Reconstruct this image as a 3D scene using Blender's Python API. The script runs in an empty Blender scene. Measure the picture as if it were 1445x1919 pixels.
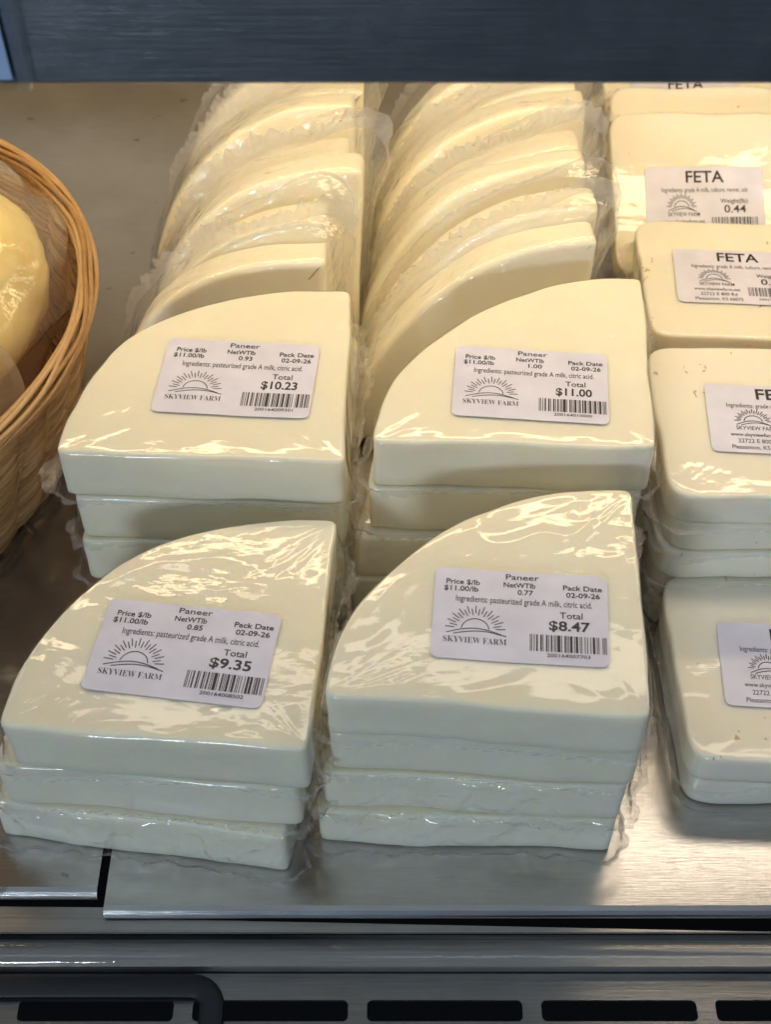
import bpy, math, random
import numpy as np
from mathutils import Vector, Matrix, noise

R = math.radians
scene = bpy.context.scene
col = scene.collection

# ------------------------------------------------------------------ camera
cam_d = bpy.data.cameras.new('camera')
cam_d.sensor_fit = 'VERTICAL'
cam_d.sensor_height = 24.0
cam_d.sensor_width = 24.0 * 1445 / 1919
cam_d.lens = 24.0 * 2500 / 1919
cam_d.clip_start = 0.01
cam_d.clip_end = 60
cam_d.dof.use_dof = True
cam_d.dof.focus_distance = 0.60
cam_d.dof.aperture_fstop = 10.0
cam = bpy.data.objects.new('camera', cam_d)
col.objects.link(cam)
cam.location = (0, 0, 0.536)
cam.rotation_euler = (R(90 - 48), 0, 0)
scene.camera = cam

# ------------------------------------------------------------------ world: dim store, paler ceiling
world = bpy.data.worlds.new('World')
scene.world = world
world.use_nodes = True
wn, wl = world.node_tree.nodes, world.node_tree.links
bg = wn['Background']
tc = wn.new('ShaderNodeTexCoord')
sx = wn.new('ShaderNodeSeparateXYZ')
mr = wn.new('ShaderNodeMapRange')
mr.inputs['From Min'].default_value = -1
mr.inputs['From Max'].default_value = 1
rp = wn.new('ShaderNodeValToRGB')
els = rp.color_ramp.elements
els[0].position, els[0].color = 0.0, (0.03, 0.035, 0.045, 1)
els[1].position, els[1].color = 1.0, (0.72, 0.86, 1.0, 1)
for p, c in ((0.40, (0.07, 0.085, 0.11, 1)), (0.54, (0.10, 0.135, 0.19, 1)), (0.75, (0.40, 0.53, 0.74, 1))):
    e = els.new(p)
    e.color = c
wl.new(tc.outputs['Generated'], sx.inputs[0])
wl.new(sx.outputs['Z'], mr.inputs['Value'])
wl.new(mr.outputs[0], rp.inputs[0])
wl.new(rp.outputs[0], bg.inputs['Color'])
bg.inputs['Strength'].default_value = 0.35

# ------------------------------------------------------------------ lamps
def area(name, loc, aim, sx_, sy_, power, color):
    d = bpy.data.lights.new(name, 'AREA')
    d.shape = 'RECTANGLE'
    d.size, d.size_y = sx_, sy_
    d.energy = power
    d.color = color
    o = bpy.data.objects.new(name, d)
    col.objects.link(o)
    o.location = loc
    v = Vector(aim) - Vector(loc)
    o.rotation_euler = v.to_track_quat('-Z', 'Y').to_euler()
    return o

# warm strip lamp under the upper shelf of the case
area('shelf_strip_lamp', (0.28, 0.475, 0.362), (0.28, 0.46, 0.0), 0.92, 0.048, 0.66, (1.0, 0.85, 0.68))
area('shelf_strip_lamp', (0.05, 0.630, 0.362), (0.05, 0.70, 0.0), 1.34, 0.034, 1.95, (1.0, 0.775, 0.47))
# cool tubes on the store ceiling, in front of the case
area('ceiling_lamp', (0.5, -1.1, 2.3), (0.0, 0.3, 0.1), 1.4, 0.25, 2.3, (0.68, 0.84, 1.0))
area('ceiling_lamp', (-0.9, -0.5, 2.3), (0.0, 0.3, 0.1), 1.4, 0.25, 2.3, (0.68, 0.84, 1.0))

# added cool lamp, low and far behind the camera, for glints on the film
area('added_glint_lamp', (-1.1, -3.0, 0.75), (0.0, 0.3, 0.05), 0.45, 0.40, 32.0, (0.74, 0.87, 1.0))

vs = scene.view_settings
vs.view_transform = 'Standard'
vs.look = 'None'
vs.exposure = 0.12
vs.gamma = 1.0
vs.use_curve_mapping = False
cy = scene.cycles
cy.use_denoising = True
cy.use_adaptive_sampling = True
cy.adaptive_threshold = 0.05
cy.max_bounces = 14
cy.diffuse_bounces = 8
cy.glossy_bounces = 6
cy.transmission_bounces = 8
cy.transparent_max_bounces = 28
cy.caustics_reflective = False
cy.caustics_refractive = False
cy.sample_clamp_indirect = 4.0

# ------------------------------------------------------------------ materials
def mat(name):
    m = bpy.data.materials.new(name)
    m.use_nodes = True
    n, l = m.node_tree.nodes, m.node_tree.links
    n.clear()
    out = n.new('ShaderNodeOutputMaterial')
    return m, n, l, out

def principled(n, l, out, **kw):
    b = n.new('ShaderNodeBsdfPrincipled')
    for k, v in kw.items():
        b.inputs[k.replace('_', ' ')].default_value = v
    l.new(b.outputs[0], out.inputs['Surface'])
    return b

def coords(n, l, scale=(1, 1, 1), rand=False):
    t = n.new('ShaderNodeTexCoord')
    mp = n.new('ShaderNodeMapping')
    mp.inputs['Scale'].default_value = scale
    l.new(t.outputs['Object'], mp.inputs['Vector'])
    if rand:
        oi = n.new('ShaderNodeObjectInfo')
        mul = n.new('ShaderNodeMath')
        mul.operation = 'MULTIPLY'
        mul.inputs[1].default_value = 37.0
        l.new(oi.outputs['Random'], mul.inputs[0])
        cb = n.new('ShaderNodeCombineXYZ')
        for i in range(3):
            l.new(mul.outputs[0], cb.inputs[i])
        l.new(cb.outputs[0], mp.inputs['Location'])
    return mp.outputs[0]

def tex_noise(n, l, vec, scale, detail=3, rough=0.5, dist=0.0):
    t = n.new('ShaderNodeTexNoise')
    t.inputs['Scale'].default_value = scale
    t.inputs['Detail'].default_value = detail
    t.inputs['Roughness'].default_value = rough
    t.inputs['Distortion'].default_value = dist
    l.new(vec, t.inputs['Vector'])
    return t.outputs['Fac']

def ramp(n, l, fac, stops):
    r_ = n.new('ShaderNodeValToRGB')
    e = r_.color_ramp.elements
    e[0].position, e[0].color = stops[0][0], (*stops[0][1], 1)
    e[1].position, e[1].color = stops[-1][0], (*stops[-1][1], 1)
    for p, c in stops[1:-1]:
        x = e.new(p)
        x.color = (*c, 1)
    l.new(fac, r_.inputs[0])
    return r_.outputs[0]

def bump(n, l, h, strength, dist, normal=None):
    b = n.new('ShaderNodeBump')
    b.inputs['Strength'].default_value = strength
    b.inputs['Distance'].default_value = dist
    l.new(h, b.inputs['Height'])
    if normal is not None:
        l.new(normal, b.inputs['Normal'])
    return b.outputs[0]

def math_node(n, l, op, a, b=None, clamp=False):
    m_ = n.new('ShaderNodeMath')
    m_.operation = op
    m_.use_clamp = clamp
    for i, v in enumerate((a, b)):
        if v is None:
            continue
        if isinstance(v, (int, float)):
            m_.inputs[i].default_value = v
        else:
            l.new(v, m_.inputs[i])
    return m_.outputs[0]

def cheese_material(name, c0, c1, pits=False):
    m, n, l, out = mat(name)
    b = principled(n, l, out, Roughness=0.55, Subsurface_Weight=0.8, Subsurface_Scale=0.006)
    b.inputs['Subsurface Radius'].default_value = (1.0, 0.70, 0.30)
    b.inputs['Specular IOR Level'].default_value = 0.25
    v = coords(n, l, rand=True)
    f = tex_noise(n, l, v, 26, 6, 0.68, 0.6)
    c = ramp(n, l, f, [(0.3, c0), (0.7, c1)])
    fine = tex_noise(n, l, v, 210, 4, 0.65)
    h = fine
    if pits:
        mp = n.new('ShaderNodeMapping')
        mp.inputs['Scale'].default_value = (1.0, 0.6, 0.8)
        l.new(v, mp.inputs['Vector'])
        vo = n.new('ShaderNodeTexVoronoi')
        vo.inputs['Scale'].default_value = 75
        vo.inputs['Randomness'].default_value = 1.0
        wob = n.new('ShaderNodeTexNoise')
        wob.inputs['Scale'].default_value = 120
        l.new(mp.outputs[0], wob.inputs['Vector'])
        mx = n.new('ShaderNodeMix')
        mx.data_type = 'VECTOR'
        mx.inputs['Factor'].default_value = 0.06
        l.new(mp.outputs[0], mx.inputs[4])
        l.new(wob.outputs['Color'], mx.inputs[5])
        l.new(mx.outputs[1], vo.inputs['Vector'])
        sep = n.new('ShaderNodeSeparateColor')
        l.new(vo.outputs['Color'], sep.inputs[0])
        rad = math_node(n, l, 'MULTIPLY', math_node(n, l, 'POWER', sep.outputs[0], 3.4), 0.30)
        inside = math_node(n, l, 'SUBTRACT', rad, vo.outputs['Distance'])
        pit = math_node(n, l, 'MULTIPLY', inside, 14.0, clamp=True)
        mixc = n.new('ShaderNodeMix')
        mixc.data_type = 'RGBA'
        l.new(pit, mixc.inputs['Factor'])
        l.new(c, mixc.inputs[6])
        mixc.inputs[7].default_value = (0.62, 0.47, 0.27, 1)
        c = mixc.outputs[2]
        h = math_node(n, l, 'SUBTRACT', math_node(n, l, 'MULTIPLY', fine, 0.25), math_node(n, l, 'MULTIPLY', pit, 1.2))
    l.new(c, b.inputs['Base Color'])
    l.new(bump(n, l, h, 0.45, 0.0007), b.inputs['Normal'])
    return m

M = {}
M['paneer'] = cheese_material('paneer_cheese', (0.885, 0.832, 0.65), (0.925, 0.882, 0.73))
M['feta'] = cheese_material('feta_cheese', (0.885, 0.83, 0.69), (0.915, 0.87, 0.745), pits=True)

def film_material(name, bump_d, scale, milk, dist=1.2, stretch=(1, 1, 1)):
    m, n, l, out = mat(name)
    v = coords(n, l, stretch, rand=True)
    a = tex_noise(n, l, v, scale, 1.5, 0.4, dist)
    rid = math_node(n, l, 'ABSOLUTE', math_node(n, l, 'SUBTRACT', a, 0.5))
    b2 = tex_noise(n, l, v, scale * 2.7, 2, 0.5, 0.6)
    b3 = tex_noise(n, l, v, scale * 11, 2, 0.6, 0.0)
    h = math_node(n, l, 'ADD', math_node(n, l, 'MULTIPLY', rid, -1.1), math_node(n, l, 'ADD', math_node(n, l, 'MULTIPLY', b2, 0.40), math_node(n, l, 'MULTIPLY', b3, 0.075)))
    calm = tex_noise(n, l, v, 15, 2, 0.5, 0.8)
    cm = n.new('ShaderNodeMapRange')
    cm.inputs['From Min'].default_value = 0.46
    cm.inputs['From Max'].default_value = 0.62
    cm.inputs['To Min'].default_value = 1.0 if milk > 0.05 else 0.18
    cm.inputs['To Max'].default_value = 1.0
    l.new(calm, cm.inputs['Value'])
    h = math_node(n, l, 'MULTIPLY', math_node(n, l, 'ADD', h, 0.05), cm.outputs[0])
    nor = bump(n, l, h, 1.0, bump_d)
    fr = n.new('ShaderNodeFresnel')
    fr.inputs['IOR'].default_value = 1.5
    l.new(nor, fr.inputs['Normal'])
    gl = n.new('ShaderNodeBsdfGlossy')
    gl.inputs['Roughness'].default_value = 0.075
    l.new(nor, gl.inputs['Normal'])
    tr = n.new('ShaderNodeBsdfTransparent')
    tr.inputs['Color'].default_value = (1.0, 0.998, 0.99, 1)
    base = tr.outputs[0]
    if milk > 0:
        df = n.new('ShaderNodeBsdfDiffuse')
        df.inputs['Color'].default_value = (0.92, 0.90, 0.86, 1)
        tl = n.new('ShaderNodeBsdfTranslucent')
        tl.inputs['Color'].default_value = (0.92, 0.90, 0.86, 1)
        l.new(nor, df.inputs['Normal'])
        m0 = n.new('ShaderNodeMixShader')
        l.new(df.outputs[0], m0.inputs[1])
        l.new(tl.outputs[0], m0.inputs[2])
        m1 = n.new('ShaderNodeMixShader')
        m1.inputs[0].default_value = milk
        l.new(tr.outputs[0], m1.inputs[1])
        l.new(m0.outputs[0], m1.inputs[2])
        base = m1.outputs[0]
    geo = n.new('ShaderNodeNewGeometry')
    front = math_node(n, l, 'SUBTRACT', 1.0, geo.outputs['Backfacing'])
    fac = math_node(n, l, 'MULTIPLY', math_node(n, l, 'MULTIPLY', fr.outputs[0], 1.25), front, clamp=True)
    mx = n.new('ShaderNodeMixShader')
    l.new(fac, mx.inputs[0])
    l.new(base, mx.inputs[1])
    l.new(gl.outputs[0], mx.inputs[2])
    l.new(mx.outputs[0], out.inputs['Surface'])
    return m

M['film_tight'] = film_material('shrink_film_taut', 0.0011, 18, 0.02, 1.2, (0.6, 1.3, 1))
M['film_loose'] = film_material('shrink_film_rippled', 0.0012, 24, 0.03, 1.8, (0.7, 1.2, 1))
M['film_row'] = film_material('row_film', 0.0026, 34, 0.13, 1.4, (0.8, 1.2, 1))
M['film_crumpled'] = film_material('shrink_film_crumpled', 0.0042, 50, 0.03, 1.0, (0.8, 1.0, 0.5))
M['frill_row'] = film_material('crimped_row_seam', 0.0022, 130, 0.38, 0.8)
M['frill'] = film_material('crumpled_film_edge', 0.0016, 110, 0.28, 0.8)
M['edge'] = film_material('frosted_plastic_edge', 0.0004, 40, 0.10, 0.5)
M['bag'] = film_material('clear_bag_film', 0.003, 22, 0.16, 1.0)

def plain(name, color, rough=0.5, metallic=0.0, **kw):
    m, n, l, out = mat(name)
    b = principled(n, l, out, Roughness=rough, Metallic=metallic, **kw)
    v = coords(n, l, rand=True)
    f = tex_noise(n, l, v, 60, 4)
    k = 0.88
    l.new(ramp(n, l, f, [(0.3, tuple(x * k for x in color)), (0.7, color)]), b.inputs['Base Color'])
    return m

M['paper'] = plain('label_paper', (0.75, 0.745, 0.88), 0.45)
M['ink'] = plain('label_ink', (0.022, 0.020, 0.026), 0.5)
M['black'] = plain('black_rubber', (0.012, 0.013, 0.018), 0.5)
M['void'] = plain('dark_paint', (0.008, 0.009, 0.011), 0.7)
M['insert'] = plain('pale_blue_card', (0.60, 0.72, 0.92), 0.5)

def steel_material(name, color, rough, stretch, depth, smudge=0.12, specks=False):
    m, n, l, out = mat(name)
    b = principled(n, l, out, Metallic=0.92 if specks else 1.0)
    v = coords(n, l, stretch)
    g = tex_noise(n, l, v, 1.0, 4, 0.65)
    vo = coords(n, l)
    s = tex_noise(n, l, vo, 14, 5, 0.6)
    s2 = tex_noise(n, l, vo, 95, 4, 0.6)
    c = ramp(n, l, math_node(n, l, 'ADD', math_node(n, l, 'MULTIPLY', g, 0.5), math_node(n, l, 'MULTIPLY', s, 0.5)),
             [(0.3, tuple(x * 0.62 for x in color)), (0.68, color)])
    sp = tex_noise(n, l, vo, 75, 2, 0.5)
    dk = ramp(n, l, sp, [(0.0, (1, 1, 1)), (0.72, (1, 1, 1)), (0.75, (0.66, 0.64, 0.62)), (1.0, (0.55, 0.53, 0.5))] if specks else [(0.0, (1, 1, 1)), (1.0, (1, 1, 1))])
    mm = n.new('ShaderNodeMix')
    mm.data_type = 'RGBA'
    mm.blend_type = 'MULTIPLY'
    mm.inputs['Factor'].default_value = 1.0
    l.new(c, mm.inputs[6])
    l.new(dk, mm.inputs[7])
    l.new(mm.outputs[2], b.inputs['Base Color'])
    rr = math_node(n, l, 'ADD', math_node(n, l, 'MULTIPLY', s, smudge), math_node(n, l, 'MULTIPLY', s2, smudge * 0.5))
    l.new(math_node(n, l, 'ADD', rr, rough - smudge * 0.7), b.inputs['Roughness'])
    l.new(bump(n, l, g, 0.55, depth), b.inputs['Normal'])
    return m

M['deck'] = steel_material('brushed_deck_steel', (0.58, 0.565, 0.545), 0.17, (45, 2800, 45), 0.00007, specks=True)
M['band'] = steel_material('brushed_band_steel', (0.37, 0.405, 0.46), 0.36, (22, 22, 1500), 0.0002)
M['steel'] = steel_material('case_steel', (0.32, 0.315, 0.31), 0.30, (30, 900, 900), 0.0002)
M['wall'] = plain('back_wall_paint', (0.78, 0.72, 0.62), 0.45)
M['panel'] = plain('shelf_panel_paint', (0.62, 0.60, 0.57), 0.45)
M['rail'] = steel_material('rail_steel', (0.42, 0.41, 0.40), 0.34, (8, 700, 700), 0.0003, 0.2)

def clear_plastic():
    m, n, l, out = mat('clear_plastic')
    fr = n.new('ShaderNodeFresnel')
    fr.inputs['IOR'].default_value = 1.5
    gl = n.new('ShaderNodeBsdfGlossy')
    gl.inputs['Roughness'].default_value = 0.06
    tr = n.new('ShaderNodeBsdfTransparent')
    tr.inputs['Color'].default_value = (0.95, 0.97, 1.0, 1)
    geo = n.new('ShaderNodeNewGeometry')
    fac = math_node(n, l, 'MULTIPLY', fr.outputs[0], math_node(n, l, 'SUBTRACT', 1.0, geo.outputs['Backfacing']), clamp=True)
    mx = n.new('ShaderNodeMixShader')
    l.new(fac, mx.inputs[0])
    l.new(tr.outputs[0], mx.inputs[1])
    l.new(gl.outputs[0], mx.inputs[2])
    l.new(mx.outputs[0], out.inputs['Surface'])
    return m
M['clear'] = clear_plastic()

def wicker_material():
    m, n, l, out = mat('wicker')
    b = principled(n, l, out, Roughness=0.42)
    geo = n.new('ShaderNodeNewGeometry')
    v = coords(n, l)
    f = tex_noise(n, l, v, 160, 5, 0.65)
    k = math_node(n, l, 'ADD', math_node(n, l, 'MULTIPLY', geo.outputs['Random Per Island'], 0.55), math_node(n, l, 'MULTIPLY', f, 0.45))
    l.new(ramp(n, l, k, [(0.15, (0.30, 0.15, 0.055)), (0.5, (0.52, 0.31, 0.13)), (0.85, (0.68, 0.46, 0.23))]), b.inputs['Base Color'])
    l.new(bump(n, l, f, 0.5, 0.0008), b.inputs['Normal'])
    return m
M['wicker'] = wicker_material()
M['curd'] = cheese_material('curd_cheese', (0.92, 0.72, 0.27), (0.94, 0.79, 0.38))

# ------------------------------------------------------------------ mesh helpers
def link_mesh(name, verts, faces, material, parent=None, smooth=True, matrix=None):
    me = bpy.data.meshes.new(name)
    me.from_pydata([tuple(v) for v in verts], [], faces)
    me.validate()
    me.update()
    if smooth:
        for p in me.polygons:
            p.use_smooth = True
    me.materials.append(material)
    o = bpy.data.objects.new(name, me)
    col.objects.link(o)
    if parent is not None:
        o.parent = parent
    if matrix is not None:
        o.matrix_basis = matrix
    return o

def tag(o, label=None, cat=None, group=None, kind=None):
    for k, v in (('label', label), ('category', cat), ('group', group), ('kind', kind)):
        if v:
            o[k] = v
    return o

def empty(name, matrix):
    o = bpy.data.objects.new(name, None)
    o.empty_display_size = 0.02
    col.objects.link(o)
    o.matrix_basis = matrix
    return o

def box_data(x0, x1, y0, y1, z0, z1, V, F):
    i = len(V)
    V += [(x0, y0, z0), (x1, y0, z0), (x1, y1, z0), (x0, y1, z0), (x0, y0, z1), (x1, y0, z1), (x1, y1, z1), (x0, y1, z1)]
    F += [(i, i+3, i+2, i+1), (i+4, i+5, i+6, i+7), (i, i+1, i+5, i+4), (i+1, i+2, i+6, i+5), (i+2, i+3, i+7, i+6), (i+3, i, i+4, i+7)]

def bevel(o, w, seg=3):
    b = o.modifiers.new('bevel', 'BEVEL')
    b.width = w
    b.segments = seg
    b.limit_method = 'ANGLE'
    return o

def box(name, x0, x1, y0, y1, z0, z1, material, parent=None, bw=0.0):
    V, F = [], []
    box_data(x0, x1, y0, y1, z0, z1, V, F)
    o = link_mesh(name, V, F, material, parent, smooth=False)
    if bw:
        bevel(o, bw)
    return o

def nz(x, y, z=0.0):
    return noise.noise(Vector((x, y, z)))

def smooth_closed(pts, n, sig):
    """resample a closed outline to n points, its corners rounded by sig metres"""
    P = np.array(pts + [pts[0]], float)
    seg = np.linalg.norm(np.diff(P, axis=0), axis=1)
    s = np.concatenate([[0], np.cumsum(seg)])
    m = 1024
    t = np.linspace(0, s[-1], m, endpoint=False)
    D = np.stack([np.interp(t, s, P[:, k]) for k in range(2)], 1)
    fr = np.fft.fftfreq(m, d=s[-1] / m)
    G = np.exp(-2 * (math.pi * fr * sig) ** 2)
    D = np.stack([np.fft.ifft(np.fft.fft(D[:, k]) * G).real for k in range(2)], 1)
    idx = (np.arange(n) * m / n).astype(int)
    D = D[idx]
    T = np.roll(D, -1, 0) - np.roll(D, 1, 0)
    T /= np.linalg.norm(T, axis=1)[:, None]
    N = np.stack([T[:, 1], -T[:, 0]], 1)
    return D, N

def wedge_outline(a, b, p=2.0, skew=0.0):
    """quarter of a round cheese: cut corner at the origin, arms along -x and +y"""
    pts = [(0.0, 0.0)]
    for i in range(41):
        t = math.pi / 2 * (1 - i / 40)
        y = b * max(math.sin(t), 0) ** (2 / p)
        pts.append((-a * max(math.cos(t), 0) ** (2 / p) + skew * y / b, y))
    return pts

def square_outline(w, d):
    return [(-w / 2, -d / 2), (w / 2, -d / 2), (w / 2, d / 2), (-w / 2, d / 2)]

def top_wave(seed, amp):
    def f(x, y):
        return amp * (nz(x * 16 + seed, y * 16, seed * 1.7) + 0.35 * nz(x * 45, y * 45 + seed, 3.1))
    return f

def slab(outline, n, sig, grow, z0, z1, r, wave, side_amp, seed, rings, extra=None, foot=None, closed=True, oseed=0.0, oamp=0.0011):
    D, N = smooth_closed(outline, n, sig)
    D = D + N * np.array([oamp * nz(p_[0] * 17 + oseed, p_[1] * 17, oseed) for p_ in D])[:, None]
    c = D.mean(0)
    V, F, S = [], [], []
    prof = []
    if closed:
        prof += [(-r, z0), (-r * 0.3, z0 + r * 0.3)]
    k = 6
    for i in range(k + 1):
        z = z0 + (r if closed else 0) + (z1 - z0 - (2 * r if closed else r)) * i / k
        prof.append((0.0, z))
    for i in range(1, 6):
        t = math.pi / 2 * i / 5
        prof.append((-r * (1 - math.cos(t)), z1 - r + r * math.sin(t)))
    for off, z in prof:
        fz = (z - z0) / (z1 - z0)
        for i in range(n):
            x, y = D[i] + N[i] * (off + grow)
            d = side_amp * (nz(x * 38 + seed, y * 38, z * 50) + 0.4 * nz(x * 90, y * 90 + seed, z * 110))
            if foot:
                d += foot(i / n, fz, x, y)
            zz = z + wave(x, y) * min(1.0, fz * 1.1)
            V.append((x + N[i][0] * d, y + N[i][1] * d, zz))
    nr = len(prof)
    last = D + N * (grow - r)
    for j in range(1, rings):
        s = (1 - j / rings)
        if j < 9:
            for _ in range(4):
                last = (np.roll(last, 1, 0) + 2 * last + np.roll(last, -1, 0)) / 4
        for i in range(n):
            x, y = c + (last[i] - c) * s
            zz = z1 + wave(x, y)
            if extra:
                zz += extra(x, y) * min(1, j / 3)
            V.append((x, y, zz))
    tot = nr + rings - 1
    for j in range(tot - 1):
        for i in range(n):
            i2 = (i + 1) % n
            F.append((j * n + i, j * n + i2, (j + 1) * n + i2, (j + 1) * n + i))
    V.append((c[0], c[1], z1 + wave(c[0], c[1]) + (extra(c[0], c[1]) if extra else 0)))
    ci = len(V) - 1
    for i in range(n):
        F.append(((tot - 1) * n + i, (tot - 1) * n + (i + 1) % n, ci))
    if closed:
        F.append(tuple(range(n - 1, -1, -1)))
    return V, F, D, N

# ------------------------------------------------------------------ lettering
_glyphs = {}
def text_data(s, fat=0.0):
    key = (s, fat)
    if key in _glyphs:
        return _glyphs[key]
    cu = bpy.data.curves.new('lettering', 'FONT')
    cu.body = s
    cu.resolution_u = 3
    cu.offset = fat
    o = bpy.data.objects.new('lettering', cu)
    col.objects.link(o)
    dg = bpy.context.evaluated_depsgraph_get()
    me = o.evaluated_get(dg).to_mesh()
    V = np.array([v.co[:2] for v in me.vertices], float)
    F = [tuple(p.vertices) for p in me.polygons]
    o.evaluated_get(dg).to_mesh_clear()
    bpy.data.objects.remove(o)
    bpy.data.curves.remove(cu)
    _glyphs[key] = (V, F)
    return V, F
CAP = text_data('H')[0][:, 1].max()

class Print:
    """ink laid out on a label: u right 0..1, v down 0..1"""
    def __init__(self, w, h):
        self.w, self.h, self.V, self.F = w, h, [], []
    def xy(self, u, v):
        return ((u - 0.5) * self.w, (0.5 - v) * self.h)
    def text(self, s, u0, u1, v, cap, fat=0.0):
        T, F = text_data(s, fat)
        if not len(T):
            return
        x0, x1 = T[:, 0].min(), T[:, 0].max()
        i = len(self.V)
        for x, y in T:
            uu = u0 + (x - x0) / (x1 - x0) * (u1 - u0)
            vv = v + cap / 2 - y / CAP * cap
            self.V.append(self.xy(uu, vv))
        self.F += [tuple(k + i for k in f) for f in F]
    def rect(self, u0, u1, v0, v1):
        i = len(self.V)
        self.V += [self.xy(u0, v1), self.xy(u1, v1), self.xy(u1, v0), self.xy(u0, v0)]
        self.F.append((i, i + 1, i + 2, i + 3))
    def line(self, pts, th):
        """a stroke through points given in (u, v); th in label widths"""
        P = np.array([self.xy(*p) for p in pts])
        T = np.gradient(P, axis=0)
        T /= np.linalg.norm(T, axis=1)[:, None] + 1e-9
        Nn = np.stack([-T[:, 1], T[:, 0]], 1) * th * self.w / 2
        i = len(self.V)
        for p, q in zip(P, Nn):
            self.V += [tuple(p - q), tuple(p + q)]
        for k in range(len(P) - 1):
            a = i + 2 * k
            self.F.append((a, a + 2, a + 3, a + 1))
    def barcode(self, digits, u0, u1, v0, v1):
        Lc = ['0001101', '0011001', '0010011', '0111101', '0100011', '0110001', '0101111', '0111011', '0110111', '0001011']
        bits = '101' + ''.join(Lc[int(d)] for d in digits[:6]) + '01010'
        bits += ''.join(''.join('1' if c == '0' else '0' for c in Lc[int(d)]) for d in digits[6:]) + '101'
        k, nb = 0, len(bits)
        while k < nb:
            if bits[k] == '1':
                j = k
                while j < nb and bits[j] == '1':
                    j += 1
                self.rect(u0 + (u1 - u0) * k / nb, u0 + (u1 - u0) * j / nb, v0, v1)
                k = j
            else:
                k += 1
    def sun(self, uc, vh, rad, ray0, ray1, half, th=0.0055):
        """half sun with rays over two field lines; radii in label widths"""
        q = self.w / self.h
        arc = [(uc + rad * math.cos(t), vh - rad * math.sin(t) * q) for t in np.linspace(0.12, math.pi - 0.12, 24)]
        self.line(arc, th)
        nr = 21
        for k in range(nr):
            t = math.pi * (0.03 + 0.94 * k / (nr - 1))
            ln = ray1 if k % 2 == 0 else ray1 * 0.88
            st = ray0 * (1.0 if k % 2 else 1.12)
            self.line([(uc + st * math.cos(t), vh - st * math.sin(t) * q), (uc + ln * math.cos(t), vh - ln * math.sin(t) * q)], th)
        us = np.linspace(-1, 1, 26)
        self.line([(uc + half * x, vh + 0.012 + 0.022 * x * x - 0.030 * math.cos(x * 2.2)) for x in us if -1 < x < 0.86], th)
        self.line([(uc + half * x, vh + 0.050 - 0.040 * math.cos((x - 0.15) * 1.9)) for x in us if x > -0.70], th)

SERIF = lambda s: ''.join(chr(0x1D400 + ord(c) - 65) if c.isalpha() else c for c in s)

def paneer_print(w, h, weight, total, digits):
    p = Print(w, h)
    p.text('Paneer', .412, .606, .062, .060, .006)
    p.text('Price $/lb', .066, .262, .155, .054, .016)
    p.text('$11.00/lb', .055, .255, .232, .054, .016)
    p.text('NetWTlb', .40, .585, .155, .054, .016)
    p.text(weight, .482, .572, .236, .054, .016)
    p.text('Pack Date', .745, .970, .156, .054, .016)
    p.text('02-09-26', .763, .957, .238, .054, .016)
    p.text('Ingredients: pasteurized grade A milk, citric acid.', .127, .910, .342, .068, .002)
    p.text('Total', .725, .855, .468, .066, .008)
    p.text(total, .663, .896, .585, .098, .022)
    g = p
    g.barcode(digits, .555, .985, .690, .868)
    p.text(digits, .65, .893, .905, .036, .010)
    e = Print(w, h)
    e.sun(.245, .683, .079, .105, .172, .178)
    e.text(SERIF('SKYVIEW FARM'), .066, .424, .795, .062, -0.010)
    return p, e

def feta_print(w, h, weight):
    p = Print(w, h)
    p.text('FETA', .345, .670, .135, .155, .018)
    p.text('Ingredients: grade A milk, culture, rennet, salt', .135, .870, .315, .062, .002)
    p.text('Weight(lb):', .630, .870, .470, .058, .010)
    p.text(weight, .660, .845, .580, .100, .012)
    p.barcode('200158004407', .550, .940, .690, .850)
    p.text('200158004407', .62, .87, .905, .036, .008)
    p.text('www.skyviewfarm.net', .135, .490, .745, .050, .010)
    p.text('22722 E 800 Rd', .180, .460, .835, .054, .004)
    p.text('Pleasanton, KS 66075', .135, .500, .925, .054, .004)
    e = Print(w, h)
    e.sun(.300, .560, .062, .080, .128, .125, .0065)
    e.text('SKYVIEW FARM', .180, .450, .650, .054, .004)
    return p, e

def sticker(parent, cx, cy, rot, w, h, zfun, prints, corner=0.003, label=None):
    M2 = Matrix.Rotation(rot, 2)
    def place(x, y, dz):
        q = M2 @ Vector((x, y))
        X, Y = cx + q.x, cy + q.y
        return (X, Y, zfun(X, Y) + dz)
    nx, ny = 28, 20
    th = 0.00012
    V, F = [], []
    for j in range(ny + 1):
        for i in range(nx + 1):
            x, y = (i / nx - 0.5) * w, (j / ny - 0.5) * h
            hx, hy = w / 2 - corner, h / 2 - corner
            ax, ay = abs(x) - hx, abs(y) - hy
            if ax > 0 and ay > 0:
                m_ = max(ax, ay)
                l_ = math.hypot(ax, ay)
                x = math.copysign(hx + ax * m_ / l_, x)
                y = math.copysign(hy + ay * m_ / l_, y)
            V.append((x, y))
    W_ = nx + 1
    for j in range(ny):
        for i in range(nx):
            a = j * W_ + i
            F.append((a, a + 1, a + 1 + W_, a + W_))
    top = [place(x, y, th) for x, y in V]
    k = len(top)
    bot = [place(x, y, 0.0) for x, y in V]
    edge = [i for i in range(W_)] + [j * W_ + nx for j in range(1, ny + 1)] + [ny * W_ + i for i in range(nx - 1, -1, -1)] + [j * W_ for j in range(ny - 1, 0, -1)]
    F += [(edge[(q + 1) % len(edge)], edge[q], edge[q] + k, edge[(q + 1) % len(edge)] + k) for q in range(len(edge))]
    lab = link_mesh('label', top + bot, F, M['paper'], parent, smooth=False)
    if label:
        lab['label'] = label
    for nm, pr in zip(('printing', 'farm_emblem'), prints or ()):
        link_mesh(nm, [place(x, y, th + 0.00012) for x, y in pr.V], pr.F, M['ink'], lab, smooth=False)
    return lab

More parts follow.
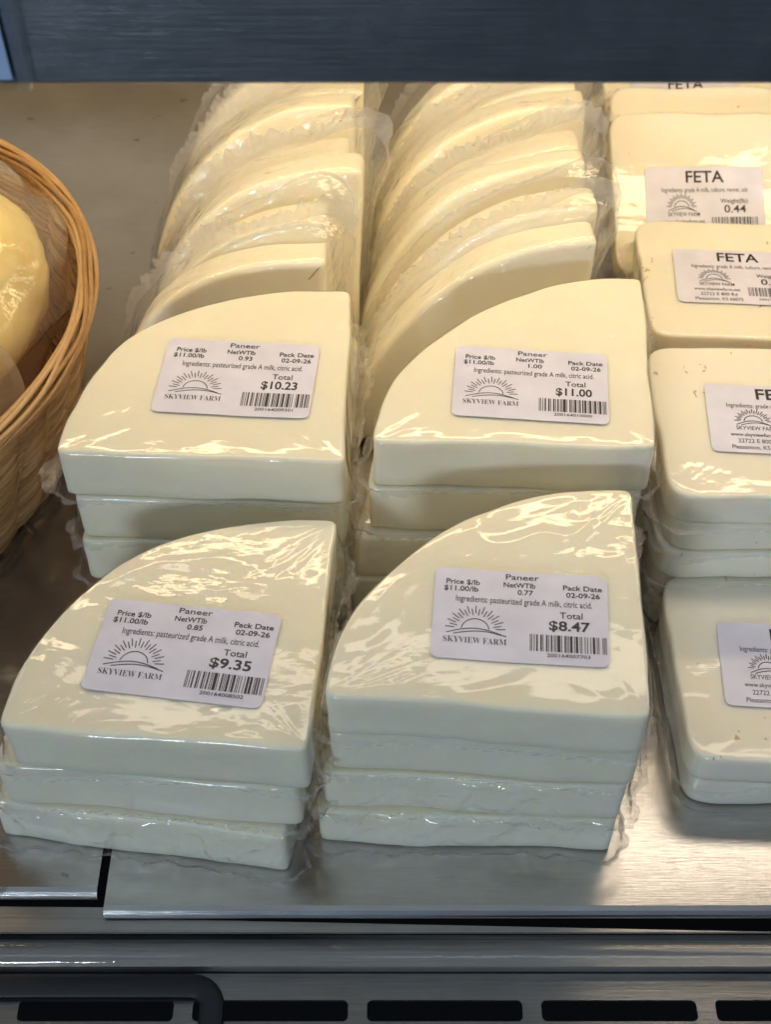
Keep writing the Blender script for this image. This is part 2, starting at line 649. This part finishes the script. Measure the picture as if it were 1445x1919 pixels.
# ------------------------------------------------------------------ one wrapped cheese
def package(name, label, cat, group, matrix, outline, t, seed, material='paneer', film='film_loose', sig=0.0025,
            frill=1.0, band=False, gap=0.0005, corners=(), wrinkle=0.0006, flat=None, dents=0.0007, wrap_out=0.0, frontcut=True):
    root = empty(name, matrix)
    tag(root, label, cat, group)
    wave = top_wave(seed, dents if flat else 0.0003)
    th = t - 0.0010                                 # the film and its seam take the rest
    V, F, D, N = slab(outline, 150, sig, 0, 0.0004, 0.0004 + th, 0.0036 if band else 0.0017, wave, 0.0009, seed, 14, oseed=seed, oamp=0.0022 if band else 0.0017)
    link_mesh('cheese', V, F, M[material], root)
    zt = 0.0004 + th + gap
    cs = [np.array(c[:2]) for c in corners]
    cw = [c[2] for c in corners]
    def pull(x, y):
        v = 0.0
        for c, k in zip(cs, cw):
            d2 = (x - c[0]) ** 2 + (y - c[1]) ** 2
            v += k * math.exp(-d2 / (2 * 0.016 ** 2))
        return v
    def creases(x, y):
        q = nz(x * 28 + seed * 3, y * 34 + 9, seed)
        q2 = nz(x * 60 - seed, y * 44, seed + 5)
        k = 1.0
        if flat:
            ex, ey = (x - flat[0]) / (flat[2] * 0.56), (y - flat[1]) / (flat[3] * 0.62)
            k = min(1.0, max(0.0, (max(abs(ex), abs(ey)) - 0.85) * 3))
        v = 0.0
        for c in cs:
            dx, dy = x - c[0], y - c[1]
            d = math.hypot(dx, dy)
            g = nz(math.atan2(dy, dx) * 5 + seed, seed * 2.1, d * 9)
            v += 0.8 * math.exp(-(g / 0.13) ** 2) * math.exp(-d / 0.024) * min(1.0, d / 0.008)
        return k * wrinkle * (0.6 * math.exp(-(q / 0.16) ** 2) + 0.6 * q2 + v)
    def foot(s, fz, x, y):
        k = (1 - fz)
        fr_ = 0.25 if y < 0.003 and frontcut else 1.0
        v = 0.0007 + (0.0016 + wrap_out) * k * k * fr_ + pull(x, y) * k ** 1.4 * (0.6 if fr_ < 1 else 1)
        crum = 0.0012 + 0.0030 * nz(x * 120 + seed, y * 120, fz * 3.6) + 0.0008 * nz(x * 190, y * 190, fz * 5 + seed) if film == 'film_crumpled' else 0.0
        v += max(-0.0004, crum)
        fold = nz(x * 75 + seed, y * 75, 2.0 + fz * 0.8)
        return v + fold * 0.0011 * (0.25 + k) * (0.12 if fr_ < 1 else 1)
    V, F, D, N = slab(outline, 200, sig * 1.15, 0.0, 0.0003, zt, 0.0044 if band else 0.0024, wave, 0.0004, seed + 7, 38, creases, foot, closed=False, oseed=seed, oamp=0.0022 if band else 0.0017)
    wrap = link_mesh('plastic_wrap', V, F, M[film], root)
    # crumpled seam round the foot of the wrap
    n = 200
    sub = 3
    m_ = n * sub
    base = np.array(V[:n])
    Q = np.stack([np.interp(np.arange(m_) / sub, np.arange(n + 1), np.append(base[:, k], base[0, k])) for k in range(3)], 1)
    NN = np.stack([np.interp(np.arange(m_) / sub, np.arange(n + 1), np.append(N[:, k], N[0, k])) for k in range(2)], 1)
    NN /= np.linalg.norm(NN, axis=1)[:, None]
    raised = matrix.translation.z > 0.01 and not band
    frontc = (D[:, 0].min(), D[:, 0].max())
    FV, FF = [], []
    steps = 5
    for j in range(steps + 1):
        f = j / steps
        for i in range(m_):
            x, y, z = Q[i]
            lump = max(0.0, nz(x * 34 + seed * 2, y * 34, seed) - 0.16)
            fine = nz(x * 190, y * 190 + seed, 1.0)
            front_ = max(0.0, -NN[i][1] - 0.6) / 0.4
            if frontc is not None:
                e_ = min(abs(x - frontc[0]), abs(x - frontc[1]))
                front_ *= min(1.0, max(0.0, (e_ - 0.001) / 0.006))
            qf = 1 - 0.985 * front_
            w_ = 0.0010 - 0.0004 * qf + qf * frill * (0.0007 + 0.0150 * lump + 0.0007 * fine) + frill * pull(x, y) * (0.25 + 1.3 * abs(nz(x * 150, y * 150, seed)))
            bandk = 1.0
            if band:
                top_ = 0.06 + 0.94 * max(0.0, min(1.0, (NN[i][1] - 0.42) * 2.6)) * max(0.0, min(1.0, (y - 0.02) / 0.04))
                bandk = top_
                w_ = 0.0006 + qf * frill * top_ * (0.0034 + 0.0042 * max(0.0, nz(x * 30 + seed, y * 30, seed) + 0.15) + 0.0008 * fine)
            ru = nz(x * 420 + seed, y * 420, f * 3.2) * 0.0022 + nz(x * 110, y * 110 - seed, f * 2.5) * 0.0028
            zz = z + f * qf * (ru * (0.34 * bandk if band else frill * (1.0 + 180 * pull(x, y))) * min(1.0, w_ / 0.004) + 0.0010 * frill)
            if raised and front_ > 0:
                zz = zz * (1 - front_ * f) - 0.0006 * front_ * f * f
            bx = nz(x * 330, y * 330, 7 + f * 3) * 0.0018 * f * frill * bandk
            FV.append((x + NN[i][0] * (w_ * f + bx), y + NN[i][1] * (w_ * f + bx), zz if raised else max(zz, 0.0002)))
    for j in range(steps):
        for i in range(m_):
            i2 = (i + 1) % m_
            FF.append((j * m_ + i2, j * m_ + i, (j + 1) * m_ + i, (j + 1) * m_ + i2))
    link_mesh('wrap_seam', FV, FF, M['frill_row' if band else 'frill'], wrap)
    def zfun(x, y):
        return zt + wave(x, y) + 0.00035
    return root, zfun

def place(x, y, z, rz=0.0, rx=0.0, ry=0.0):
    return Matrix.Translation((x, y, z)) @ Matrix.Rotation(R(rz), 4, 'Z') @ Matrix.Rotation(R(rx), 4, 'X') @ Matrix.Rotation(R(ry), 4, 'Y')

# ================================================================== THE CASE
def plate(name, x0, x1, y0, y1, front_drop):
    """deck plate with its front edge folded down"""
    V, F = [], []
    prof = [(y1, 0.0), (y0 + 0.004, 0.0), (y0 + 0.0018, -0.0005), (y0 + 0.0005, -0.0018), (y0, -0.004), (y0, -front_drop),
            (y0 + 0.0015, -front_drop), (y0 + 0.0015, -0.004), (y1, -0.0025)]
    for x in (x0, x1):
        V += [(x, y, z) for y, z in prof]
    k = len(prof)
    for i in range(k):
        F.append((i, (i + 1) % k, k + (i + 1) % k, k + i))
    F += [tuple(range(k - 1, -1, -1)), tuple(range(k, 2 * k))]
    o = link_mesh(name, V, F, M['deck'], smooth=False)
    tag(o, kind='structure')
    return o
plate('deck_floor', -0.1205, 0.75, 0.2525, 0.964, 0.0035)
plate('deck_floor', -0.75, -0.1245, 0.2610, 0.964, 0.0035)
gs = box('deck_floor', -0.130, -0.115, 0.34, 0.964, -0.006, -0.0030, M['deck'])
tag(gs, kind='structure')
bw_ = box('back_wall', -0.75, 0.75, 0.965, 0.975, -0.2, 0.90, M['wall'])
tag(bw_, kind='structure')
fl = box('case_floor', -0.75, 0.75, -0.05, 1.00, -0.22, -0.20, M['void'])
tag(fl, kind='structure')
for sx_ in (-1, 1):
    w_ = box('side_wall', min(sx_ * 0.75, sx_ * 0.76), max(sx_ * 0.75, sx_ * 0.76), 0.20, 1.00, -0.2, 0.42, M['steel'])
    tag(w_, kind='structure')

us = empty('upper_shelf', place(0, 0.36, 0.326))
tag(us, 'brushed dark steel upper shelf edge crossing the top of the case', 'shelf')
b_ = box('front_band', -0.75, 0.75, 0.0, 0.016, 0.0, 0.085, M['band'], us, 0.0015)
box('shelf_panel', -0.75, 0.75, 0.0165, 0.60, 0.046, 0.056, M['panel'], us)

hd = empty('price_tag_holder', place(-0.1435, 0.36, 0.326))
tag(hd, 'clear plastic tag holder with pale blue card on upper shelf edge', 'tag holder')
box('plastic_cover', -0.04, 0.0385, -0.0044, -0.0026, 0.0006, 0.055, M['clear'], hd, 0.0005)
box('plastic_back', -0.04, 0.0370, -0.0012, -0.0002, 0.0006, 0.055, M['clear'], hd, 0.0003)
box('plastic_edge', 0.0355, 0.0390, -0.0046, -0.0003, 0.0002, 0.055, M['edge'], hd, 0.0006)
ci = box('card', -0.04, 0.0335, -0.0022, -0.0016, 0.0022, 0.054, M['insert'], hd)
ci.rotation_euler = (0, R(-1.5), 0)

# nosing rail in front of the deck
def extrude_x(name, prof, x0, x1, material, parent=None, smooth=True, wob=0.0, nx=2):
    V, F = [], []
    k = len(prof)
    for i in range(nx):
        x = x0 + (x1 - x0) * i / (nx - 1)
        for j, (y, z) in enumerate(prof):
            V.append((x, y + wob * nz(x * 9, j * 0.7), z + wob * nz(x * 11 + 5, j * 0.7)))
    for i in range(nx - 1):
        for j in range(k):
            j2 = (j + 1) % k
            F.append((i * k + j, i * k + j2, (i + 1) * k + j2, (i + 1) * k + j))
    F += [tuple(range(k - 1, -1, -1)), tuple(range((nx - 1) * k, nx * k))]
    o = link_mesh(name, V, F, material, parent, smooth)
    return o

rl = empty('front_rail', place(0, 0, 0))
tag(rl, 'clear plastic covered steel rail along the front edge of the deck', 'rail')
extrude_x('steel_ledge', [(0.2500, -0.0290), (0.2500, -0.0150), (0.2360, -0.0150), (0.2360, -0.0290)], -0.75, 0.75, M['rail'], rl, smooth=False)
LV = [(-0.75, 0.2468), (0.17, 0.2468), (-0.085, 0.2524), (-0.12, 0.2580), (-0.75, 0.2640)]
V = [(x, y, -0.0052) for x, y in LV] + [(x, y, -0.0068) for x, y in LV]
k = len(LV)
F = [tuple(range(k)), tuple(range(2 * k - 1, k - 1, -1))] + [(i, k + i, k + (i + 1) % k, (i + 1) % k) for i in range(k)]
link_mesh('steel_lip', V, F, M['rail'], rl, smooth=False)
arcp = [(0.2405 + 0.0062 * math.cos(t), -0.0128 + 0.0052 * math.sin(t)) for t in np.linspace(0.0, math.pi, 12)]
arcp += [(0.2405 + 0.0050 * math.cos(t), -0.0128 + 0.0040 * math.sin(t)) for t in np.linspace(math.pi, 0.0, 12)]
extrude_x('plastic_cover', arcp, -0.75, 0.75, M['edge'], rl, wob=0.0003, nx=60)

# slotted grille
def grille():
    cu = bpy.data.curves.new('grille', 'CURVE')
    cu.dimensions = '2D'
    cu.fill_mode = 'BOTH'
    cu.extrude = 0.0008
    def poly(pts):
        sp = cu.splines.new('POLY')
        sp.points.add(len(pts) - 1)
        for q, (x, y) in zip(sp.points, pts):
            q.co = (x, y, 0, 1)
        sp.use_cyclic_u = True
    poly([(-0.75, 0.12), (0.75, 0.12), (0.75, 0.2355), (-0.75, 0.2355)])
    for row, (ya, yb) in enumerate(((0.2150, 0.2240), (0.197, 0.206), (0.179, 0.188), (0.161, 0.170))):
        k = -8
        while k < 9:
            xa = -0.1548 + k * 0.0735
            xb = xa + 0.0655
            r_ = 0.0022
            pts = []
            for cx, cy, a0 in ((xb - r_, yb - r_, 0), (xa + r_, yb - r_, 90), (xa + r_, ya + r_, 180), (xb - r_, ya + r_, 270)):
                for q in range(5):
                    a = R(a0 + 90 * q / 4)
                    pts.append((cx + r_ * math.cos(a), cy + r_ * math.sin(a)))
            poly(pts)
            k += 1
    o = bpy.data.objects.new('grille', cu)
    col.objects.link(o)
    dg = bpy.context.evaluated_depsgraph_get()
    me = bpy.data.meshes.new_from_object(o.evaluated_get(dg))
    bpy.data.objects.remove(o)
    me.materials.clear()
    me.materials.append(M['steel'])
    g = bpy.data.objects.new('air_grille', me)
    g.location = (0, 0, -0.022)
    col.objects.link(g)
    tag(g, 'slotted steel air grille at the very front of the case', 'grille')
grille()

# black bumper strip with a rounded end
def tube(pts, rx, rz, seg=10, closed=False, cap=True):
    P = np.array(pts, float)
    n = len(P)
    V, F = [], []
    for i in range(n):
        a = P[(i - 1) % n] if (closed or i > 0) else P[i]
        b = P[(i + 1) % n] if (closed or i < n - 1) else P[i]
        t = b - a
        t /= np.linalg.norm(t) + 1e-12
        up = np.array([0, 0, 1.0])
        if abs(t[2]) > 0.95:
            up = np.array([0, 1.0, 0])
        s = np.cross(t, up)
        s /= np.linalg.norm(s)
        u = np.cross(s, t)
        for k in range(seg):
            q = 2 * math.pi * k / seg
            V.append(tuple(P[i] + s * rx * math.cos(q) + u * rz * math.sin(q)))
    m_ = n if closed else n - 1
    for i in range(m_):
        for k in range(seg):
            a, b = i * seg + k, i * seg + (k + 1) % seg
            c, d = ((i + 1) % n) * seg + (k + 1) % seg, ((i + 1) % n) * seg + k
            F.append((a, b, c, d))
    if cap and not closed:
        F += [tuple(range(seg - 1, -1, -1)), tuple(range((n - 1) * seg, n * seg))]
    return V, F
pts = [(-0.75, 0.2290, -0.0180), (-0.40, 0.2290, -0.0180), (-0.082, 0.2290, -0.0180)]
for k in range(1, 7):
    a = R(90 - 15 * k)
    pts.append((-0.082 + 0.009 * math.cos(a), 0.2200 + 0.009 * math.sin(a), -0.0185))
pts += [(-0.073, 0.19, -0.0185), (-0.073, 0.13, -0.0185)]
V, F = tube(pts, 0.0052, 0.0016, 12)
bp_ = link_mesh('black_bumper', V, F, M['black'])
tag(bp_, 'black rounded bumper strip lying on the grille at lower left', 'bumper')

# ================================================================== PANEER
def wedge(label, x, y, z, rz, a, b, t, seed, p=2.0, skew=0.0, group='paneer wedges in the front and middle stacks', **kw):
    corners = [(-a, 0.0, 0.0035), (0.0, b, 0.003), (0.0, 0.0, 0.0025)]
    corners = kw.pop('corners', corners)
    return package('paneer_package', label, 'cheese', group, place(x, y, z, rz), wedge_outline(a, b, p, skew), t, seed, corners=corners, **kw)

def priced(pk, cx, cy, rot, w, h, weight, total, digits):
    root, zf = pk
    sticker(root, cx, cy, R(rot), w, h, zf, paneer_print(w, h, weight, total, digits), label='white price label reading Paneer %s' % total)

# back left stack
t = 0.029
priced(wedge('top paneer wedge of back left stack, white label priced $10.23', -0.0184, 0.4079, 3 * t, -2.97, .1280, .1195, t, 1.0, 2.32, -.0055, film='film_tight', flat=(-.0535, .0518, .0725, .0505)),
       -.0535, .0518, -1.34, .0725, .0505, '0.93', '$10.23', '200164009301')
wedge('second paneer wedge from the top, under the wedge priced $10.23', -0.0190, 0.4090, 2 * t, -2.2, .1240, .1180, t, 2.0, 2.2, film='film_tight')
wedge('third paneer wedge from the top, two below the wedge priced $10.23', -0.0200, 0.4100, t, -1.0, .1245, .1180, t, 3.0, 2.1, film='film_tight')
wedge('bottom paneer wedge of back left stack, mostly hidden behind the $9.35 wedge', -0.0200, 0.4080, 0, 0.5, .1175, .1180, t, 4.0, 2.1, film='film_tight')
# back middle stack
t = 0.0295
priced(wedge('top paneer wedge of back middle stack, white label priced $11.00', 0.1196, 0.4148, 3 * t, -1.82, .1257, .1198, t, 5.0, 2.0, .0053, film='film_tight', flat=(-.0538, .0389, .0709, .0480)),
       -.0538, .0389, -3.17, .0709, .0480, '1.00', '$11.00', '200164010000')
wedge('second paneer wedge from the top, under the wedge priced $11.00', 0.1178, 0.4155, 2 * t, -1.2, .1262, .1180, t, 6.0, film='film_tight')
wedge('third paneer wedge, jutting out left below the $11.00 wedge', 0.1110, 0.4110, t, -1.0, .1260, .1190, t, 7.0)
wedge('bottom paneer wedge of the stack under the $11.00 wedge', 0.1090, 0.4130, 0, 0.4, .1260, .1180, t, 8.0)
# front left stack
t = 0.031
priced(wedge('top paneer wedge of front left stack, white label priced $9.35', -0.0301, 0.2755, 2 * t, -5.4, .1222, .1190, t, 9.0, 2.2, -.0028, wrinkle=0.0009, flat=(-.0567, .0415, .0737, .0465)),
       -.0567, .0415, -2.48, .0737, .0465, '0.85', '$9.35', '200164008502')
wedge('middle paneer wedge of front left stack, under the wedge priced $9.35', -0.0345, 0.2768, t, -5.2, .1268, .1180, t, 10.0, 2.1, frill=1.3)
wedge('bottom paneer wedge of front left stack, turned askew on the steel deck', -0.0420, 0.2715, 0, -8.0, .1295, .1190, t, 11.0, 2.1, frill=0.6, wrinkle=0.0006, film='film_crumpled')
# front middle stack
t = 0.02775
priced(wedge('top paneer wedge of front middle stack, white label priced $8.47', 0.1002, 0.2789, 3 * t, -4.61, .1236, .1175, t, 12.0, 1.97, -.0022, wrinkle=0.0009, flat=(-.0498, .0436, .0700, .0455)),
       -.0498, .0436, 0.11, .0700, .0455, '0.77', '$8.47', '200164007703')
wedge('second paneer wedge from the top, under the wedge priced $8.47', 0.1012, 0.2815, 2 * t, -4.0, .1245, .1160, t, 13.0, 2.0)
wedge('third paneer wedge from the top in the $8.47 stack, shifted left', 0.0995, 0.2815, t, -3.0, .1258, .1160, t, 14.0, 2.0, frill=1.3, film='film_crumpled')
wedge('bottom paneer wedge of the $8.47 stack, resting on the steel deck', 0.0988, 0.2810, 0, -2.3, .1285, .1160, t, 15.0, 2.0, frill=0.5, wrinkle=0.0006, film='film_crumpled')

# upright leaning rows behind
ORD = ['first', 'second', 'third', 'fourth', 'fifth', 'sixth', 'seventh']
def leaning(x, y, alpha, lean_y, a, b, t, seed, label, group, p=2.05, frill=1.6, wrap_out=0.002):
    m_ = Matrix.Translation((x, y, 0.0015)) @ Matrix.Rotation(R(lean_y), 4, 'Y') @ Matrix.Rotation(R(alpha), 4, 'X')
    return package('paneer_package', label, 'cheese', group, m_, wedge_outline(a, b, p), t, seed, frill=frill, wrap_out=wrap_out,
                   corners=[(-a, 0, 0.004), (0, b, 0.010), (-a * .7, b * .7, 0.001)], band=True, wrinkle=0.0002, film='film_row')
rowL = [(-.030, 0, .118, .110, 2.45, 2.4), (-.024, -2, .113, .115, 2.3, 0.3), (-.0165, 1, .120, .122, 2.3, 2.4), (-.0165, -1, .120, .115, 2.1, 0.4), (-.0180, 0, .122, .122, 2.2, 2.6), (-.0150, 1, .122, .118, 2.1, 0.5), (-.0150, 0, .120, .122, 2.1, 2.0)]
y = 0.553
for i, (x, ly, a, b, p, fr) in enumerate(rowL):
    leaning(x, y + (0, .002, -.002, .002, 0, .001, 0)[i], 76 + (0, 3, -1, 2, -2, 2, 0)[i], ly * 1.8, a, b, 0.029, 30 + i * 1.3, '%s paneer wedge from the front in the leaning row behind the $10.23 wedge' % ORD[i],
            'leaning paneer wedges in the left row', p, fr)
    y += 0.0305
rowM = [(.1080, 0, .125, .120, 2.0, 2.2), (.1080, 1, .122, .122, 2.0, 0.4), (.1085, 0, .124, .122, 2.1, 2.4), (.1110, -1, .124, .120, 2.0, 0.4), (.1120, 1, .124, .122, 2.1, 2.2), (.1130, 0, .124, .119, 2.0, 0.5), (.1130, 0, .124, .122, 2.1, 2.0)]
y = 0.557
for i, (x, ly, a, b, p, fr) in enumerate(rowM):
    r_, zf = leaning(x, y + (0, -.001, .002, -.001, .002, 0, 0)[i], 77 + (0, 2, -2, 3, -1, 1, 0)[i], ly * 1.8, a, b, 0.029, 50 + i * 1.7, '$11.00 wedge: %s leaning paneer wedge counted back from it' % ORD[i],
            'leaning paneer wedges in the middle row', p, fr)
    if i == 0:
        sticker(r_, -0.050, 0.030, R(-2), 0.070, 0.046, zf, None)
    y += 0.0305

# ================================================================== FETA
def feta(label, matrix, t, seed, w=0.105, d=0.10, frill=1.0, weight=None, lx=0.0, ly=0.0, lrot=-3, **kw):
    cp = 0.0015 if frill < 0.5 else 0.004
    if weight:
        kw['flat'] = (lx, ly, 0.07, 0.046)
    r_, zf = package('feta_package', label, 'cheese', 'square feta packages in the right column', matrix, square_outline(w, d), t, seed,
                     material='feta', film=kw.pop('film', 'film_tight'), sig=0.0085, frill=0.6 * frill, frontcut=False,
                     corners=[(-w / 2, -d / 2, cp), (-w / 2, d / 2, cp), (w / 2, -d / 2, cp), (w / 2, d / 2, cp)], wrinkle=0.0003, **kw)
    if weight:
        sticker(r_, lx, ly, R(lrot), 0.070, 0.046, zf, feta_print(0.070, 0.046, weight), label='white label headed FETA')
    return r_
t = 0.019
FX = 0.1325 + 0.0535
feta('front feta block, top of the two nearest the camera', place(FX, 0.3555, t, -1), t, 70, w=.107, d=.104, weight='0.44', lx=.002, ly=-.002, lrot=-3)
feta('bottom feta block of the front pair, resting on the steel deck', place(FX + .001, 0.3560, 0, 0), t, 71, w=.107, d=.103, frill=0.15)
for i in range(5):
    z = 0.096 - 0.0192 * (i + 1)
    feta(['top feta block of the tall stack behind the front pair', 'second feta block down in the tall stack behind the front pair', 'third feta block down in the tall stack behind the front pair', 'fourth feta block down in the tall stack, half hidden', 'bottom feta block of the tall stack, hidden behind the front pair'][i],
         place(0.1285 + .0535 + (0, .002, .000, .002, .001)[i], 0.4565 + (0, .001, -.001, .001, 0)[i], z, (-1, 1, 0, -1, 1)[i]), 0.0192, 72 + i, w=.106, d=.102, weight='0.44' if i == 0 else None, lx=.006, ly=-.002, lrot=-3)
for i in range(4):
    z = 0.078 - 0.0195 * (i + 1)
    feta(['top feta block of the rear flat stack, small holes and label showing', 'second feta block down in the rear flat stack', 'third feta block down in the rear flat stack', 'bottom feta block of the rear flat stack'][i],
         place(0.1415 + .0535 + (0, .002, -.001, .001)[i], 0.5860, z, (-2, 0, 1, -1)[i]), 0.0195, 80 + i, w=.106, d=.102, weight='0.44' if i == 0 else None, lx=-.0005, ly=-.0005, lrot=-2)
def lean_feta(label, cx, cy, cz, tilt, seed, weight, lx, ly, lrot):
    m_ = Matrix.Translation((cx, cy, cz)) @ Matrix.Rotation(R(tilt), 4, 'X') @ Matrix.Translation((0, 0, -0.0195))
    feta(label, m_, 0.0195, seed, w=.108, d=.102, weight=weight, lx=lx, ly=ly, lrot=lrot, frill=1.6)
lean_feta('feta block leaning back behind the rear flat stack, labelled 0.44', .190, .6745, .0725, 32, 90, '0.44', .0005, -.0075, 0.5)
lean_feta('plain feta block peeking over the leaning block labelled 0.44', .193, .7086, .0697, 32, 91, None, 0, 0, 0)
lean_feta('feta block farthest back, its label cut off by the upper shelf edge', .194, .7590, .0775, 31, 92, '0.44', -.0025, -.0005, 0)

# ================================================================== BASKET
def basket():
    cx, cy, r1, r0, ht = -0.337, 0.535, 0.1815, 0.155, 0.096
    root = empty('wicker_basket', place(cx, cy, 0.0))
    tag(root, 'round woven wicker basket holding bagged yellow cheese', 'basket')
    rnd = random.Random(3)
    V, F = [], []
    def add(pts, a, b, seg=6, closed=True):
        v, f = tube(pts, a, b, seg, closed)
        i = len(V)
        V.extend(v)
        F.extend([tuple(k + i for k in q) for q in f])
    ns = 40
    levels = 24
    nseg = ns * 4
    for k in range(levels):
        z = 0.006 + (ht - 0.012) * k / (levels - 1)
        ph = math.pi * (k % 2)
        s0 = rnd.uniform(0, 7)
        for dz in (-0.0014, 0.0014):
            pts = []
            for i in range(nseg):
                th = 2 * math.pi * i / nseg
                zz = z + dz + 0.0022 * nz(math.cos(th) * 3 + s0, math.sin(th) * 3, k)
                rr = r0 + (r1 - r0) * (zz / ht) ** 0.8 + 0.0020 * math.sin(th * ns / 2 + ph) + rnd.uniform(-.0002, .0002)
                pts.append((rr * math.cos(th), rr * math.sin(th), zz))
            add(pts, 0.0009, 0.0019)
    link_mesh('woven_wall', V, F, M['wicker'], root)
    V, F = [], []
    for i in range(ns):
        th = 2 * math.pi * (i + 0.5) / ns
        sl = rnd.uniform(0.05, 0.16)
        pts = []
        for j in range(9):
            zz = ht * j / 8
            rr = r0 + (r1 - r0) * (zz / ht) ** 0.8
            q = th + sl * (j / 8)
            pts.append((rr * math.cos(q), rr * math.sin(q), zz))
        add(pts, 0.0026, 0.0009, 6, False)
    link_mesh('stakes', V, F, M['wicker'], root)
    V, F = [], []
    for k in range(11):
        ph = 2 * math.pi * k / 11
        pts = []
        for i in range(240):
            th = 2 * math.pi * i / 240
            q = ph + th * 2 + 0.6 * nz(math.cos(th) * 4 + k, math.sin(th) * 4)
            pts.append(((r1 + 0.001 + 0.0042 * math.cos(q)) * math.cos(th), (r1 + 0.001 + 0.0042 * math.cos(q)) * math.sin(th), ht + 0.002 + 0.0055 * math.sin(q)))
        add(pts, 0.0014, 0.0014, 6)
    link_mesh('rim', V, F, M['wicker'], root)
    n = 64
    Vb = [(r0 * math.cos(2 * math.pi * i / n), r0 * math.sin(2 * math.pi * i / n), 0.004) for i in range(n)]
    Vb += [(x, y, 0.001) for x, y, _ in Vb]
    Fb = [tuple(range(n)), tuple(range(2 * n - 1, n - 1, -1))] + [(i, n + i, n + (i + 1) % n, (i + 1) % n) for i in range(n)]
    link_mesh('base', Vb, Fb, M['wicker'], root, smooth=False)
basket()

def curd_bag(label, c, rad, seed, rot=0):
    import bmesh
    root = empty('curd_bag', place(*c, rot))
    tag(root, label, 'cheese bag', 'bags of yellow cheese in the basket')
    bm = bmesh.new()
    bmesh.ops.create_icosphere(bm, subdivisions=6, radius=1.0)
    V = []
    F = [tuple(v.index for v in f.verts) for f in bm.faces]
    W_ = []
    for v in bm.verts:
        d = v.co.normalized()
        q = Vector((d.x * rad[0], d.y * rad[1], d.z * rad[2]))
        vd = noise.voronoi(q * 85 + Vector((seed, 0, seed)))[0]
        lump = 0.002 * (0.55 - vd[0]) + 0.007 * noise.noise(q * 26 + Vector((seed, 1, 0)))
        V.append(tuple(q + d * (lump - 0.004)))
        w1 = abs(noise.noise(Vector((q.x * 34 + seed, q.y * 22, q.z * 48))))
        fold = 0.010 * (0.35 - w1) + 0.010 * noise.noise(q * 14 + Vector((0, seed, 2)))
        flare = 0.012 * max(0.0, noise.noise(q * 10 + Vector((seed, seed, 0))))
        W_.append(tuple(q + d * (0.008 + fold + flare)))
    bm.free()
    link_mesh('cheese_curds', V, F, M['curd'], root)
    link_mesh('plastic_bag', W_, F, M['bag'], root)
curd_bag('clear bag of lumpy yellow cheese at the back of the basket', (-0.250, 0.570, 0.082), (.070, .084, .054), 2.0)
curd_bag('clear bag of pale yellow cheese at the front of the basket', (-0.232, 0.478, 0.074), (.044, .046, .040), 5.0)
